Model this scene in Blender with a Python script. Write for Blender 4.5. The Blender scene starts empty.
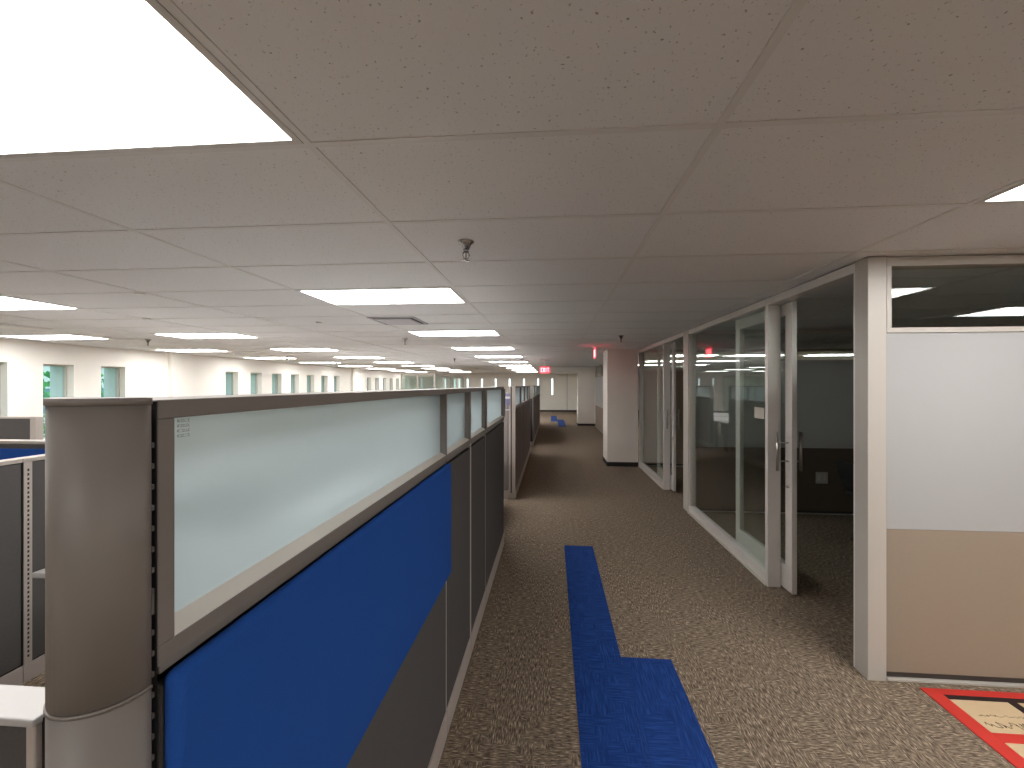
import bpy, bmesh, math, random
from mathutils import Vector, Matrix
random.seed(7)
SC = bpy.context.scene
COL = SC.collection

# ------------------------------------------------------------------ measures
H = 1.70                       # eye height
ZC = 2.442                     # ceiling
F = 410.0
YAW = math.radians(4.46)
XW = 1.815                     # corridor side of the office fronts
XL = -8.8                      # window wall
YF = 26.3                      # far wall
XR = 9.4
YB = -6.0
C_, S_ = math.cos(YAW), math.sin(YAW)


# ------------------------------------------------------------------ materials
def lin(c):
    c = c / 255.0
    return c / 12.92 if c <= 0.04045 else ((c + 0.055) / 1.055) ** 2.4


def rgb(r, g, b):
    return (lin(r), lin(g), lin(b), 1.0)


def new_mat(name):
    m = bpy.data.materials.new(name)
    m.use_nodes = True
    nt = m.node_tree
    return m, nt, nt.nodes['Principled BSDF'], nt.nodes['Material Output']


def basic(name, col, rough=0.6, metal=0.0, noise=0.0, nscale=30.0, bump=0.0, bscale=200.0, spec=0.5, stretch=None):
    m, nt, p, out = new_mat(name)
    p.inputs['Base Color'].default_value = col
    p.inputs['Roughness'].default_value = rough
    p.inputs['Metallic'].default_value = metal
    p.inputs['Specular IOR Level'].default_value = spec
    tc = nt.nodes.new('ShaderNodeTexCoord')
    src = tc.outputs['Object']
    if stretch:
        mp = nt.nodes.new('ShaderNodeMapping')
        mp.inputs['Scale'].default_value = stretch
        nt.links.new(src, mp.inputs['Vector'])
        src = mp.outputs['Vector']
    if noise > 0:
        n = nt.nodes.new('ShaderNodeTexNoise')
        n.inputs['Scale'].default_value = nscale
        n.inputs['Detail'].default_value = 4
        nt.links.new(src, n.inputs['Vector'])
        mx = nt.nodes.new('ShaderNodeMix')
        mx.data_type = 'RGBA'
        a = tuple(max(0, v * (1 - noise)) for v in col[:3]) + (1,)
        b = tuple(min(1, v * (1 + noise)) for v in col[:3]) + (1,)
        mx.inputs[6].default_value = a
        mx.inputs[7].default_value = b
        nt.links.new(n.outputs['Fac'], mx.inputs[0])
        nt.links.new(mx.outputs[2], p.inputs['Base Color'])
    if bump > 0:
        n2 = nt.nodes.new('ShaderNodeTexNoise')
        n2.inputs['Scale'].default_value = bscale
        n2.inputs['Detail'].default_value = 2
        nt.links.new(src, n2.inputs['Vector'])
        bp = nt.nodes.new('ShaderNodeBump')
        bp.inputs['Strength'].default_value = bump
        bp.inputs['Distance'].default_value = 0.002
        nt.links.new(n2.outputs['Fac'], bp.inputs['Height'])
        nt.links.new(bp.outputs['Normal'], p.inputs['Normal'])
    return m


def glass(name, tint, refl=0.04, gloss_col=(1, 1, 1, 1)):
    """clear pane: tinted see-through plus a mirror share that grows towards grazing view"""
    m, nt, p, out = new_mat(name)
    nt.nodes.remove(p)
    tr = nt.nodes.new('ShaderNodeBsdfTransparent')
    tr.inputs['Color'].default_value = tint
    gl = nt.nodes.new('ShaderNodeBsdfGlossy')
    gl.inputs['Roughness'].default_value = 0.0
    gl.inputs['Color'].default_value = gloss_col
    lw = nt.nodes.new('ShaderNodeLayerWeight')
    lw.inputs['Blend'].default_value = 0.5
    pw = nt.nodes.new('ShaderNodeMath')
    pw.operation = 'POWER'
    pw.inputs[1].default_value = 5.0
    nt.links.new(lw.outputs['Facing'], pw.inputs[0])
    ma = nt.nodes.new('ShaderNodeMath')
    ma.operation = 'MULTIPLY_ADD'
    ma.inputs[1].default_value = 1 - refl
    ma.inputs[2].default_value = refl
    nt.links.new(pw.outputs[0], ma.inputs[0])
    mx = nt.nodes.new('ShaderNodeMixShader')
    nt.links.new(ma.outputs[0], mx.inputs[0])
    nt.links.new(tr.outputs[0], mx.inputs[1])
    nt.links.new(gl.outputs[0], mx.inputs[2])
    nt.links.new(mx.outputs[0], out.inputs['Surface'])
    return m


def frosted(name, col, trans, fwd):
    """etched glass face: part of the light is scattered back, part spread through evenly, part spread mostly straight on"""
    m, nt, p, out = new_mat(name)
    p.inputs['Base Color'].default_value = col
    p.inputs['Roughness'].default_value = 0.5
    p.inputs['Specular IOR Level'].default_value = 0.25
    tl = nt.nodes.new('ShaderNodeBsdfTranslucent')
    tl.inputs['Color'].default_value = trans
    rf = nt.nodes.new('ShaderNodeBsdfRefraction')
    rf.inputs['Color'].default_value = fwd
    rf.inputs['Roughness'].default_value = 1.0
    rf.inputs['IOR'].default_value = 1.06
    mx = nt.nodes.new('ShaderNodeMixShader')
    mx.inputs[0].default_value = 0.45
    nt.links.new(p.outputs[0], mx.inputs[1])
    nt.links.new(tl.outputs[0], mx.inputs[2])
    m2 = nt.nodes.new('ShaderNodeMixShader')
    m2.inputs[0].default_value = 0.26
    nt.links.new(mx.outputs[0], m2.inputs[1])
    nt.links.new(rf.outputs[0], m2.inputs[2])
    nt.links.new(m2.outputs[0], out.inputs['Surface'])
    return m


def emis(name, col, strength):
    m, nt, p, out = new_mat(name)
    p.inputs['Base Color'].default_value = col
    p.inputs['Emission Color'].default_value = col
    p.inputs['Emission Strength'].default_value = strength
    return m


def carpet(name, stops, scale_long, scale_short, plank=(0.305, 0.915), bump=0.35, blue=False):
    m, nt, p, out = new_mat(name)
    N, L = nt.nodes, nt.links
    tc = N.new('ShaderNodeTexCoord')
    geo = N.new('ShaderNodeNewGeometry')
    pos = geo.outputs['Position']

    def stretched(sx, sy, seed, detail=3):
        mp = N.new('ShaderNodeMapping')
        mp.inputs['Scale'].default_value = (sx, sy, 1)
        mp.inputs['Location'].default_value = (seed, seed * 1.7, 0)
        L.new(pos, mp.inputs['Vector'])
        n = N.new('ShaderNodeTexNoise')
        n.inputs['Scale'].default_value = 1.0
        n.inputs['Detail'].default_value = detail
        n.inputs['Roughness'].default_value = 0.6
        L.new(mp.outputs['Vector'], n.inputs['Vector'])
        return n.outputs['Fac']

    along_y = stretched(scale_short, scale_long, 3.1)
    along_x = stretched(scale_long, scale_short, 9.4)
    mpb = N.new('ShaderNodeMapping')
    mpb.inputs['Rotation'].default_value = (0, 0, math.pi / 2)
    L.new(pos, mpb.inputs['Vector'])
    br = N.new('ShaderNodeTexBrick')
    br.inputs['Color1'].default_value = (0, 0, 0, 1)
    br.inputs['Color2'].default_value = (1, 1, 1, 1)
    br.inputs['Mortar Size'].default_value = 0.0
    br.inputs['Scale'].default_value = 1.0
    br.inputs['Brick Width'].default_value = plank[1] / 3
    br.inputs['Row Height'].default_value = plank[0] / 2
    br.offset = 0.33
    L.new(mpb.outputs['Vector'], br.inputs['Vector'])
    patch = stretched(9, 9, 5.5, 2)
    ad = N.new('ShaderNodeMath')
    ad.operation = 'ADD'
    L.new(patch, ad.inputs[0])
    bw = N.new('ShaderNodeRGBToBW')
    L.new(br.outputs['Color'], bw.inputs[0])
    sc2 = N.new('ShaderNodeMath')
    sc2.operation = 'MULTIPLY'
    sc2.inputs[1].default_value = 0.5
    L.new(bw.outputs[0], sc2.inputs[0])
    L.new(sc2.outputs[0], ad.inputs[1])
    st = N.new('ShaderNodeMapRange')
    st.inputs['From Min'].default_value = 0.725
    st.inputs['From Max'].default_value = 0.775
    L.new(ad.outputs[0], st.inputs['Value'])
    mix = N.new('ShaderNodeMix')
    L.new(st.outputs[0], mix.inputs[0])
    L.new(along_x, mix.inputs[2])
    L.new(along_y, mix.inputs[3])
    cr = N.new('ShaderNodeValToRGB')
    el = cr.color_ramp.elements
    el[0].position, el[0].color = stops[0]
    el[1].position, el[1].color = stops[-1]
    for pz, cz in stops[1:-1]:
        e = el.new(pz)
        e.color = cz
    L.new(mix.outputs[0], cr.inputs[0])
    L.new(cr.outputs[0], p.inputs['Base Color'])
    p.inputs['Roughness'].default_value = 0.95
    p.inputs['Specular IOR Level'].default_value = 0.15
    bp = N.new('ShaderNodeBump')
    bp.inputs['Strength'].default_value = bump
    bp.inputs['Distance'].default_value = 0.004
    L.new(mix.outputs[0], bp.inputs['Height'])
    L.new(bp.outputs['Normal'], p.inputs['Normal'])
    return m


def ceiling_mat():
    m, nt, p, out = new_mat('mineral_tile')
    N, L = nt.nodes, nt.links
    tc = N.new('ShaderNodeTexCoord')
    v = N.new('ShaderNodeTexNoise')
    v.inputs['Scale'].default_value = 95
    v.inputs['Detail'].default_value = 3
    L.new(tc.outputs['Object'], v.inputs['Vector'])
    cr = N.new('ShaderNodeValToRGB')
    cr.color_ramp.elements[0].position = 0.29
    cr.color_ramp.elements[0].color = (0.36, 0.35, 0.34, 1)
    cr.color_ramp.elements[1].position = 0.36
    cr.color_ramp.elements[1].color = (0.79, 0.79, 0.80, 1)
    L.new(v.outputs['Fac'], cr.inputs[0])
    L.new(cr.outputs[0], p.inputs['Base Color'])
    p.inputs['Roughness'].default_value = 0.85
    bp = N.new('ShaderNodeBump')
    bp.inputs['Strength'].default_value = 0.25
    bp.inputs['Distance'].default_value = 0.003
    L.new(v.outputs['Fac'], bp.inputs['Height'])
    L.new(bp.outputs['Normal'], p.inputs['Normal'])
    return m


M = {}
M['ceil'] = ceiling_mat()
M['tbar'] = basic('tbar_white', (0.72, 0.71, 0.705, 1), 0.45)
M['wall'] = basic('painted_wall', (0.86, 0.83, 0.78, 1), 0.7, noise=0.03, nscale=3)
M['column'] = basic('painted_column', (0.88, 0.82, 0.75, 1), 0.7, noise=0.03, nscale=3)
M['base_black'] = basic('black_cove_base', (0.012, 0.011, 0.011, 1), 0.6)
M['carpet'] = carpet('carpet_brown', [(0.33, rgb(72, 61, 51)), (0.43, rgb(102, 89, 76)), (0.53, rgb(130, 115, 99)),
                                      (0.62, rgb(168, 151, 132)), (0.72, rgb(206, 190, 170))], 27, 170)
M['carpet_blue'] = carpet('carpet_blue', [(0.3, rgb(22, 48, 104)), (0.5, rgb(30, 62, 128)), (0.7, rgb(44, 80, 152))],
                          8, 140, bump=0.3)
M['taupe'] = basic('taupe_painted_metal', rgb(124, 117, 112), 0.5, noise=0.03, nscale=6)
M['bead_lit'] = basic('glazing_bead', rgb(214, 205, 196), 0.35)  # paler than the frame: light falling on the sill put into its colour
M['taupe_trim'] = basic('light_trim_metal', rgb(178, 168, 161), 0.4)
M['fabric'] = basic('charcoal_fabric', rgb(88, 85, 84), 0.95, noise=0.22, nscale=420, bump=0.4, bscale=600, spec=0.1, stretch=(1, 1, 0.25))
M['fabric_plum'] = basic('plum_grey_fabric', rgb(142, 133, 131), 0.95, noise=0.2, nscale=420, bump=0.4, bscale=600, spec=0.1, stretch=(1, 1, 0.25))
M['blue'] = basic('blue_felt', rgb(38, 80, 156), 0.95, noise=0.12, nscale=300, bump=0.3, bscale=500, spec=0.1)
M['black'] = basic('black_plastic', (0.006, 0.006, 0.006, 1), 0.5)
M['slot'] = basic('slot_steel', rgb(120, 116, 112), 0.4, metal=0.3)
M['frost'] = frosted('frosted_glass', (0.45, 0.535, 0.56, 1), (0.52, 0.62, 0.66, 1), (0.66, 0.76, 0.79, 1))
M['clear_edge'] = glass('clear_glass_back', (0.97, 0.985, 0.98, 1))
M['etch'] = basic('etched_mark', rgb(84, 90, 90), 0.6)
M['alu'] = basic('satin_aluminium', rgb(224, 219, 214), 0.38, metal=0.25, noise=0.03, nscale=5)
M['alu_lt'] = basic('white_aluminium', rgb(192, 186, 178), 0.4, metal=0.1)
M['alu_dk'] = basic('aluminium_reveal', rgb(60, 54, 50), 0.5)
M['pane'] = glass('office_glass', (0.915, 0.95, 0.935, 1))
M['pane_win'] = glass('window_glass', (0.86, 0.94, 0.94, 1))
M['pane_booth'] = glass('booth_glass', (0.90, 0.95, 0.935, 1), 0.06)
M['whiteboard'] = basic('white_wall_panel', (0.42, 0.417, 0.415, 1), 0.35, noise=0.02, nscale=2)
M['grey_panel'] = basic('grey_interior_panel', rgb(150, 151, 148), 0.7, noise=0.03, nscale=3)
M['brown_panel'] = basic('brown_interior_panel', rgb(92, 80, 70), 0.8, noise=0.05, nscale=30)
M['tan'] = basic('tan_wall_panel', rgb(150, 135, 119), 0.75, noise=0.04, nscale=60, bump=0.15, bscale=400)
M['steel'] = basic('brushed_steel', rgb(190, 186, 180), 0.28, metal=0.9)
M['chrome'] = basic('chrome', rgb(176, 174, 174), 0.1, metal=1.0)
M['light'] = emis('lit_diffuser', (1.0, 0.985, 0.96, 1), 11.2)
M['lightframe'] = basic('troffer_frame', (0.62, 0.60, 0.585, 1), 0.45)
M['white_lam'] = basic('white_laminate', (0.70, 0.68, 0.67, 1), 0.35)
M['cap'] = basic('pale_counter_cap', (0.40, 0.385, 0.375, 1), 0.4)
M['vent'] = basic('vent_metal', rgb(178, 176, 182), 0.4, metal=0.2)
M['vent_white'] = basic('vent_white', (0.80, 0.79, 0.76, 1), 0.4)
M['vent_dark'] = basic('vent_dark', rgb(66, 64, 72), 0.6)
M['smoke'] = basic('detector_plastic', (0.85, 0.84, 0.82, 1), 0.5)
M['exit_red'] = emis('exit_red', (1.0, 0.30, 0.34, 1), 3.2)
M['exit_plate'] = emis('exit_plate', (1.0, 0.035, 0.06, 1), 1.3)
M['red_tape'] = basic('red_tape', rgb(206, 54, 46), 0.5, noise=0.06, nscale=40)
M['cardboard'] = basic('tan_board', rgb(204, 180, 144), 0.8, noise=0.05, nscale=25)
M['ink'] = basic('black_marker', rgb(58, 40, 38), 0.7)
M['black_tape'] = basic('black_tape', rgb(34, 18, 20), 0.6)
M['outlet'] = basic('outlet_plate', rgb(190, 188, 184), 0.5)
M['chair'] = basic('black_mesh_chair', (0.012, 0.012, 0.013, 1), 0.7)
M['sticker'] = basic('name_card_blue', rgb(120, 118, 150), 0.5)
M['sticker_w'] = basic('name_card_white', rgb(226, 224, 230), 0.5)
M['poster'] = basic('paper_notice', rgb(196, 186, 176), 0.7)
M['leaf'] = basic('tree_leaf', rgb(74, 150, 80), 0.8, noise=0.5, nscale=6)
M['bark'] = basic('tree_bark', rgb(90, 74, 60), 0.9)
M['concrete'] = basic('pale_concrete', rgb(206, 210, 206), 0.9, noise=0.08, nscale=0.6)
M['grass'] = basic('lawn_green', rgb(96, 130, 84), 0.95, noise=0.2, nscale=0.8)
M['bldg_glass'] = basic('dark_blue_glazing', rgb(96, 130, 150), 0.15)


# ------------------------------------------------------------------ mesh helpers
class MB:
    def __init__(self):
        self.bm = bmesh.new()

    def box(self, x0, x1, y0, y1, z0, z1, bevel=0.0, seg=2):
        g = bmesh.ops.create_cube(self.bm, size=1.0)
        vs = g['verts']
        for v in vs:
            v.co = Vector((x0 + (v.co.x + 0.5) * (x1 - x0), y0 + (v.co.y + 0.5) * (y1 - y0), z0 + (v.co.z + 0.5) * (z1 - z0)))
        if bevel > 0:
            es = list({e for v in vs for e in v.link_edges})
            bmesh.ops.bevel(self.bm, geom=es, offset=bevel, segments=seg, affect='EDGES', profile=0.5)
        return self

    def prism(self, pts, z0, z1):
        lo = [self.bm.verts.new((x, y, z0)) for x, y in pts]
        hi = [self.bm.verts.new((x, y, z1)) for x, y in pts]
        n = len(pts)
        self.bm.faces.new(lo[::-1])
        self.bm.faces.new(hi)
        for i in range(n):
            j = (i + 1) % n
            self.bm.faces.new((lo[i], lo[j], hi[j], hi[i]))
        return self

    def lathe(self, prof, seg=20, c=(0, 0, 0)):
        rings = []
        for r, z in prof:
            rings.append([self.bm.verts.new((c[0] + r * math.cos(2 * math.pi * k / seg), c[1] + r * math.sin(2 * math.pi * k / seg), c[2] + z)) for k in range(seg)])
        for a, b in zip(rings, rings[1:]):
            for k in range(seg):
                l = (k + 1) % seg
                self.bm.faces.new((a[k], a[l], b[l], b[k]))
        self.bm.faces.new(rings[0][::-1])
        self.bm.faces.new(rings[-1])
        return self

    def tube(self, pts, r, seg=8):
        pts = [Vector(p) for p in pts]
        rings = []
        for i, p in enumerate(pts):
            d = (pts[min(i + 1, len(pts) - 1)] - pts[max(i - 1, 0)]).normalized()
            up = Vector((0, 0, 1)) if abs(d.z) < 0.9 else Vector((1, 0, 0))
            a = d.cross(up).normalized()
            b = d.cross(a).normalized()
            rr = r[i] if isinstance(r, (list, tuple)) else r
            rings.append([self.bm.verts.new(p + a * rr * math.cos(2 * math.pi * k / seg) + b * rr * math.sin(2 * math.pi * k / seg)) for k in range(seg)])
        for a, b in zip(rings, rings[1:]):
            for k in range(seg):
                l = (k + 1) % seg
                self.bm.faces.new((a[k], a[l], b[l], b[k]))
        self.bm.faces.new(rings[0][::-1])
        self.bm.faces.new(rings[-1])
        return self

    def frame_x(self, x0, x1, y0, y1, z0, z1, wl, wr, wt, wb, bevel=0.0):
        """rectangular frame whose opening looks along X"""
        self.box(x0, x1, y0, y1, z1 - wt, z1, bevel)
        self.box(x0, x1, y0, y1, z0, z0 + wb, bevel)
        self.box(x0, x1, y0, y0 + wl, z0 + wb, z1 - wt, bevel)
        self.box(x0, x1, y1 - wr, y1, z0 + wb, z1 - wt, bevel)
        return self

    def frame_y(self, x0, x1, y0, y1, z0, z1, wl, wr, wt, wb, bevel=0.0):
        self.box(x0, x1, y0, y1, z1 - wt, z1, bevel)
        self.box(x0, x1, y0, y1, z0, z0 + wb, bevel)
        self.box(x0, x0 + wl, y0, y1, z0 + wb, z1 - wt, bevel)
        self.box(x1 - wr, x1, y0, y1, z0 + wb, z1 - wt, bevel)
        return self

    def build(self, name, mat, parent=None, smooth=False):
        bmesh.ops.recalc_face_normals(self.bm, faces=self.bm.faces)
        me = bpy.data.meshes.new(name)
        off = Vector((0, 0, 0))
        q = parent
        while q is not None:
            off += q.location
            q = q.parent
        for v in self.bm.verts:
            v.co -= off
        self.bm.to_mesh(me)
        self.bm.free()
        me.materials.append(mat)
        if smooth:
            for f in me.polygons:
                f.use_smooth = True
        o = bpy.data.objects.new(name, me)
        COL.objects.link(o)
        if parent is not None:
            o.parent = parent
        return o


def root(name, loc, label=None, cat=None, group=None, kind=None):
    o = bpy.data.objects.new(name, None)
    o.empty_display_size = 0.1
    COL.objects.link(o)
    o.location = loc
    return tag(o, label, cat, group, kind)


def tag(o, label=None, cat=None, group=None, kind=None):
    if label:
        o['label'] = label
    if cat:
        o['category'] = cat
    if group:
        o['group'] = group
    if kind:
        o['kind'] = kind
    return o


def struct(o):
    o['kind'] = 'structure'
    return o


def copy_tree(o, parent=None):
    c = o.copy()
    COL.objects.link(c)
    if parent is not None:
        c.parent = parent
    for ch in [x for x in o.children]:
        copy_tree(ch, c)
    return c


def centre_mesh(name, mb, mat, loc, label, cat, group=None, kind=None, smooth=False):
    """one-mesh thing with its origin at loc"""
    o = mb.build(name, mat, None, smooth)
    v = Vector(loc)
    for p in o.data.vertices:
        p.co -= v
    o.location = v
    return tag(o, label, cat, group, kind)


ORD = ['nearest', 'second', 'third', 'fourth', 'fifth', 'sixth', 'seventh', 'eighth', 'ninth', 'tenth', 'eleventh', 'twelfth']


def y_on_x(px, x):
    t = (px - 519.5) / F
    d = x / (t * C_ - S_)
    return t * d * S_ + d * C_


def floor_pt(px, py, z=0.0):
    d = F * (H - z) / (py - 385.0)
    u = (px - 519.5) * d / F
    return u * C_ - d * S_, u * S_ + d * C_


# ------------------------------------------------------------------ floor, ceiling, outer walls
struct(MB().box(XL - 0.3, XR + 0.1, YB - 0.1, YF + 0.3, -0.12, 0.0).build('floor', M['carpet']))
ceil = struct(MB().box(XL - 0.3, XR + 0.1, YB - 0.1, YF + 0.3, ZC, ZC + 0.12).build('ceiling', M['ceil']))

x_lines = [-0.742 - 1.26 * k for k in range(0, 7)] + [-0.742 + 1.22 * k for k in range(1, 6)]
x_lines = sorted(x_lines)
y_lines = [0.60 + 0.61 * k for k in range(-10, 43)]
grid = MB()
BW = 0.012
for x in x_lines:
    grid.box(x - BW, x + BW, YB, YF, ZC - 0.004, ZC)
for y in y_lines:
    grid.box(XL, XR, y - BW, y + BW, ZC - 0.0035, ZC)
g = grid.build('ceiling_grid', M['tbar'], ceil)

# window wall on the left: two bands, piers between openings, pilasters
win_y = []
first = y_on_x(43, XL)
wy = [y_on_x(p, XL) for p in (43, 101)]
for k in (-4, -3, -2, -1):
    win_y.append(wy[0] + 0.925 * k)
win_y += wy
grp2 = y_on_x(225.6, XL)
win_y += [grp2 + 0.925 * k for k in range(7)]
grp3 = y_on_x(367, XL)
win_y += [grp3 + 0.925 * k for k in range(6)]
WW = 0.46
WZ0, WZ1 = 0.75, 2.07
lw = MB()
ow = MB()
ow.box(XL - 0.50, XL - 0.21, YB, YF + 0.25, -6.4, WZ0)
ow.box(XL - 0.50, XL - 0.21, YB, YF + 0.25, WZ1, ZC + 1)
lw.box(XL - 0.21, XL, YB, YF + 0.25, 0, WZ0)
lw.box(XL - 0.21, XL, YB, YF + 0.25, WZ1, ZC)
edges = [YB] + [e for y in win_y for e in (y, y + WW)] + [YF + 0.25]
for a, b in zip(edges[0::2], edges[1::2]):
    lw.box(XL - 0.21, XL, a, b, WZ0, WZ1)
    ow.box(XL - 0.50, XL - 0.21, a + 0.01, b - 0.01, WZ0, WZ1)
for px0, w in ((168, 0.55), (351, 0.5)):
    y = y_on_x(px0, XL)
    lw.box(XL, XL + 0.10, y, y + w, 0, ZC)
struct(lw.build('wall_left', M['wall']))
struct(ow.build('wall_outside', M['concrete']))
bl = MB()
bl.box(XL, XL + 0.012, YB, y_on_x(168, XL), 0, 0.1).box(XL, XL + 0.012, y_on_x(168, XL) + 0.55, y_on_x(351, XL), 0, 0.1)
struct(bl.build('baseboard_left', M['base_black']))
for i, y in enumerate(win_y):
    r = struct(root('window_%d' % (i + 1), (XL - 0.16, y, WZ0)))
    MB().frame_x(XL - 0.19, XL - 0.13, y, y + WW, WZ0, WZ1, 0.03, 0.03, 0.03, 0.03).build('window_frame', M['alu_lt'], r)
    MB().box(XL - 0.165, XL - 0.155, y + 0.03, y + WW - 0.03, WZ0 + 0.03, WZ1 - 0.03).build('window_pane', M['pane_win'], r)

# far wall with narrow slot windows
slots = [(-6.3, 1.15, 2.12), (-5.45, 1.15, 2.12), (-4.5, 1.15, 2.12), (-3.6, 1.15, 2.12), (-2.7, 1.15, 2.12), (-1.77, 1.15, 2.12), (-0.86, 1.15, 2.12), (0.05, 1.06, 2.12)]
SW = 0.13
fw = MB()
ed = [XL - 0.25] + [e for x, a, b in slots for e in (x - SW / 2, x + SW / 2)] + [XR + 0.1]
for a, b in zip(ed[0::2], ed[1::2]):
    fw.box(a, b, YF, YF + 0.2, 0, ZC)
for x, a, b in slots:
    fw.box(x - SW / 2, x + SW / 2, YF, YF + 0.2, 0, a)
    fw.box(x - SW / 2, x + SW / 2, YF, YF + 0.2, b, ZC)
struct(fw.build('wall_far', M['wall']))
for i, (x, a, b) in enumerate(slots):
    r = struct(root('window_%d' % (i + 41), (x, YF + 0.12, a)))
    MB().frame_y(x - SW / 2, x + SW / 2, YF + 0.10, YF + 0.14, a, b, 0.012, 0.012, 0.012, 0.012).build('window_frame', M['alu'], r)
    MB().box(x - SW / 2 + 0.012, x + SW / 2 - 0.012, YF + 0.117, YF + 0.123, a + 0.012, b - 0.012).build('window_pane', M['pane_win'], r)
struct(MB().box(XL, XR, YF - 0.012, YF, 0, 0.10).build('baseboard_far', M['base_black']))
struct(MB().box(0.98, 1.0, YF - 0.006, YF, 0.1, ZC).build('trim_20', M['alu_dk']))

struct(MB().box(XL - 0.25, XR + 0.1, YB - 0.1, YB, 0, ZC).build('wall_back', M['wall']))
struct(MB().box(XR, XR + 0.1, YB, YF, 0, ZC).build('wall_right', M['wall']))

# soffit across the corridor near the far end
struct(MB().box(-0.3, 1.8, 16.95, 17.25, 2.24, ZC).build('trim_21', M['wall']))


# ------------------------------------------------------------------ modular office walls
def modular_wall_y(name, x0, x1, y0, y1, mw='whiteboard', mt='tan'):
    """wall standing along X (faces -Y): transom glass, white panel, tan panel"""
    r = struct(root(name, ((x0 + x1) / 2, (y0 + y1) / 2, 0)))
    MB().box(x0, x1, y0 + 0.012, y1 - 0.012, 0.87, 2.0).build('white_panel', M[mw], r)
    MB().box(x0, x1, y0 + 0.014, y1 - 0.014, 0.045, 0.868).build('tan_panel', M[mt], r)
    MB().frame_y(x0, x1, y0 + 0.004, y1 - 0.004, 2.0, ZC - 0.006, 0.028, 0.028, 0.052, 0.03, 0.002).build('transom_frame', M['alu_lt'], r)
    MB().box(x0 + 0.028, x1 - 0.028, (y0 + y1) / 2 - 0.005, (y0 + y1) / 2 + 0.005, 2.03, ZC - 0.058).build('transom_pane', M['pane'], r)
    MB().box(x0, x1, y0 + 0.02, y1 - 0.02, 0.014, 0.045).build('base_reveal', M['alu_dk'], r)
    MB().box(x0, x1, y0 - 0.001, y1 + 0.001, 0.0, 0.012, 0.002).build('base_strip', M['alu_lt'], r)
    return r


def modular_wall_x(name, x0, x1, y0, y1):
    r = struct(root(name, ((x0 + x1) / 2, (y0 + y1) / 2, 0)))
    MB().box(x0 + 0.012, x1 - 0.012, y0, y1, 0.87, 2.0).build('white_panel', M['whiteboard'], r)
    MB().box(x0 + 0.014, x1 - 0.014, y0, y1, 0.045, 0.868).build('tan_panel', M['tan'], r)
    MB().frame_x(x0 + 0.004, x1 - 0.004, y0, y1, 2.0, ZC - 0.006, 0.028, 0.028, 0.052, 0.03, 0.002).build('transom_frame', M['alu_lt'], r)
    MB().box((x0 + x1) / 2 - 0.005, (x0 + x1) / 2 + 0.005, y0 + 0.028, y1 - 0.028, 2.03, ZC - 0.058).build('transom_pane', M['pane'], r)
    MB().box(x0 + 0.02, x1 - 0.02, y0, y1, 0.014, 0.045).build('base_reveal', M['alu_dk'], r)
    MB().box(x0 - 0.004, x1 + 0.004, y0, y1, 0.0, 0.014, 0.002).build('base_strip', M['alu_lt'], r)
    return r


Y0 = 2.508
# corner post with a square section and narrow reveals
cp = struct(MB().box(XW, XW + 0.102, Y0, Y0 + 0.103, 0.0, ZC - 0.004, 0.003).build('trim_1', M['alu_lt']))
struct(MB().box(XW + 0.010, XW + 0.11, Y0 + 0.012, Y0 + 0.115, 0.0, ZC).build('trim_2', M['alu_dk']))
modular_wall_y('wall_front', XW + 0.108, XR, Y0 + 0.004, Y0 + 0.104)

PER = 3.21


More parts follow.
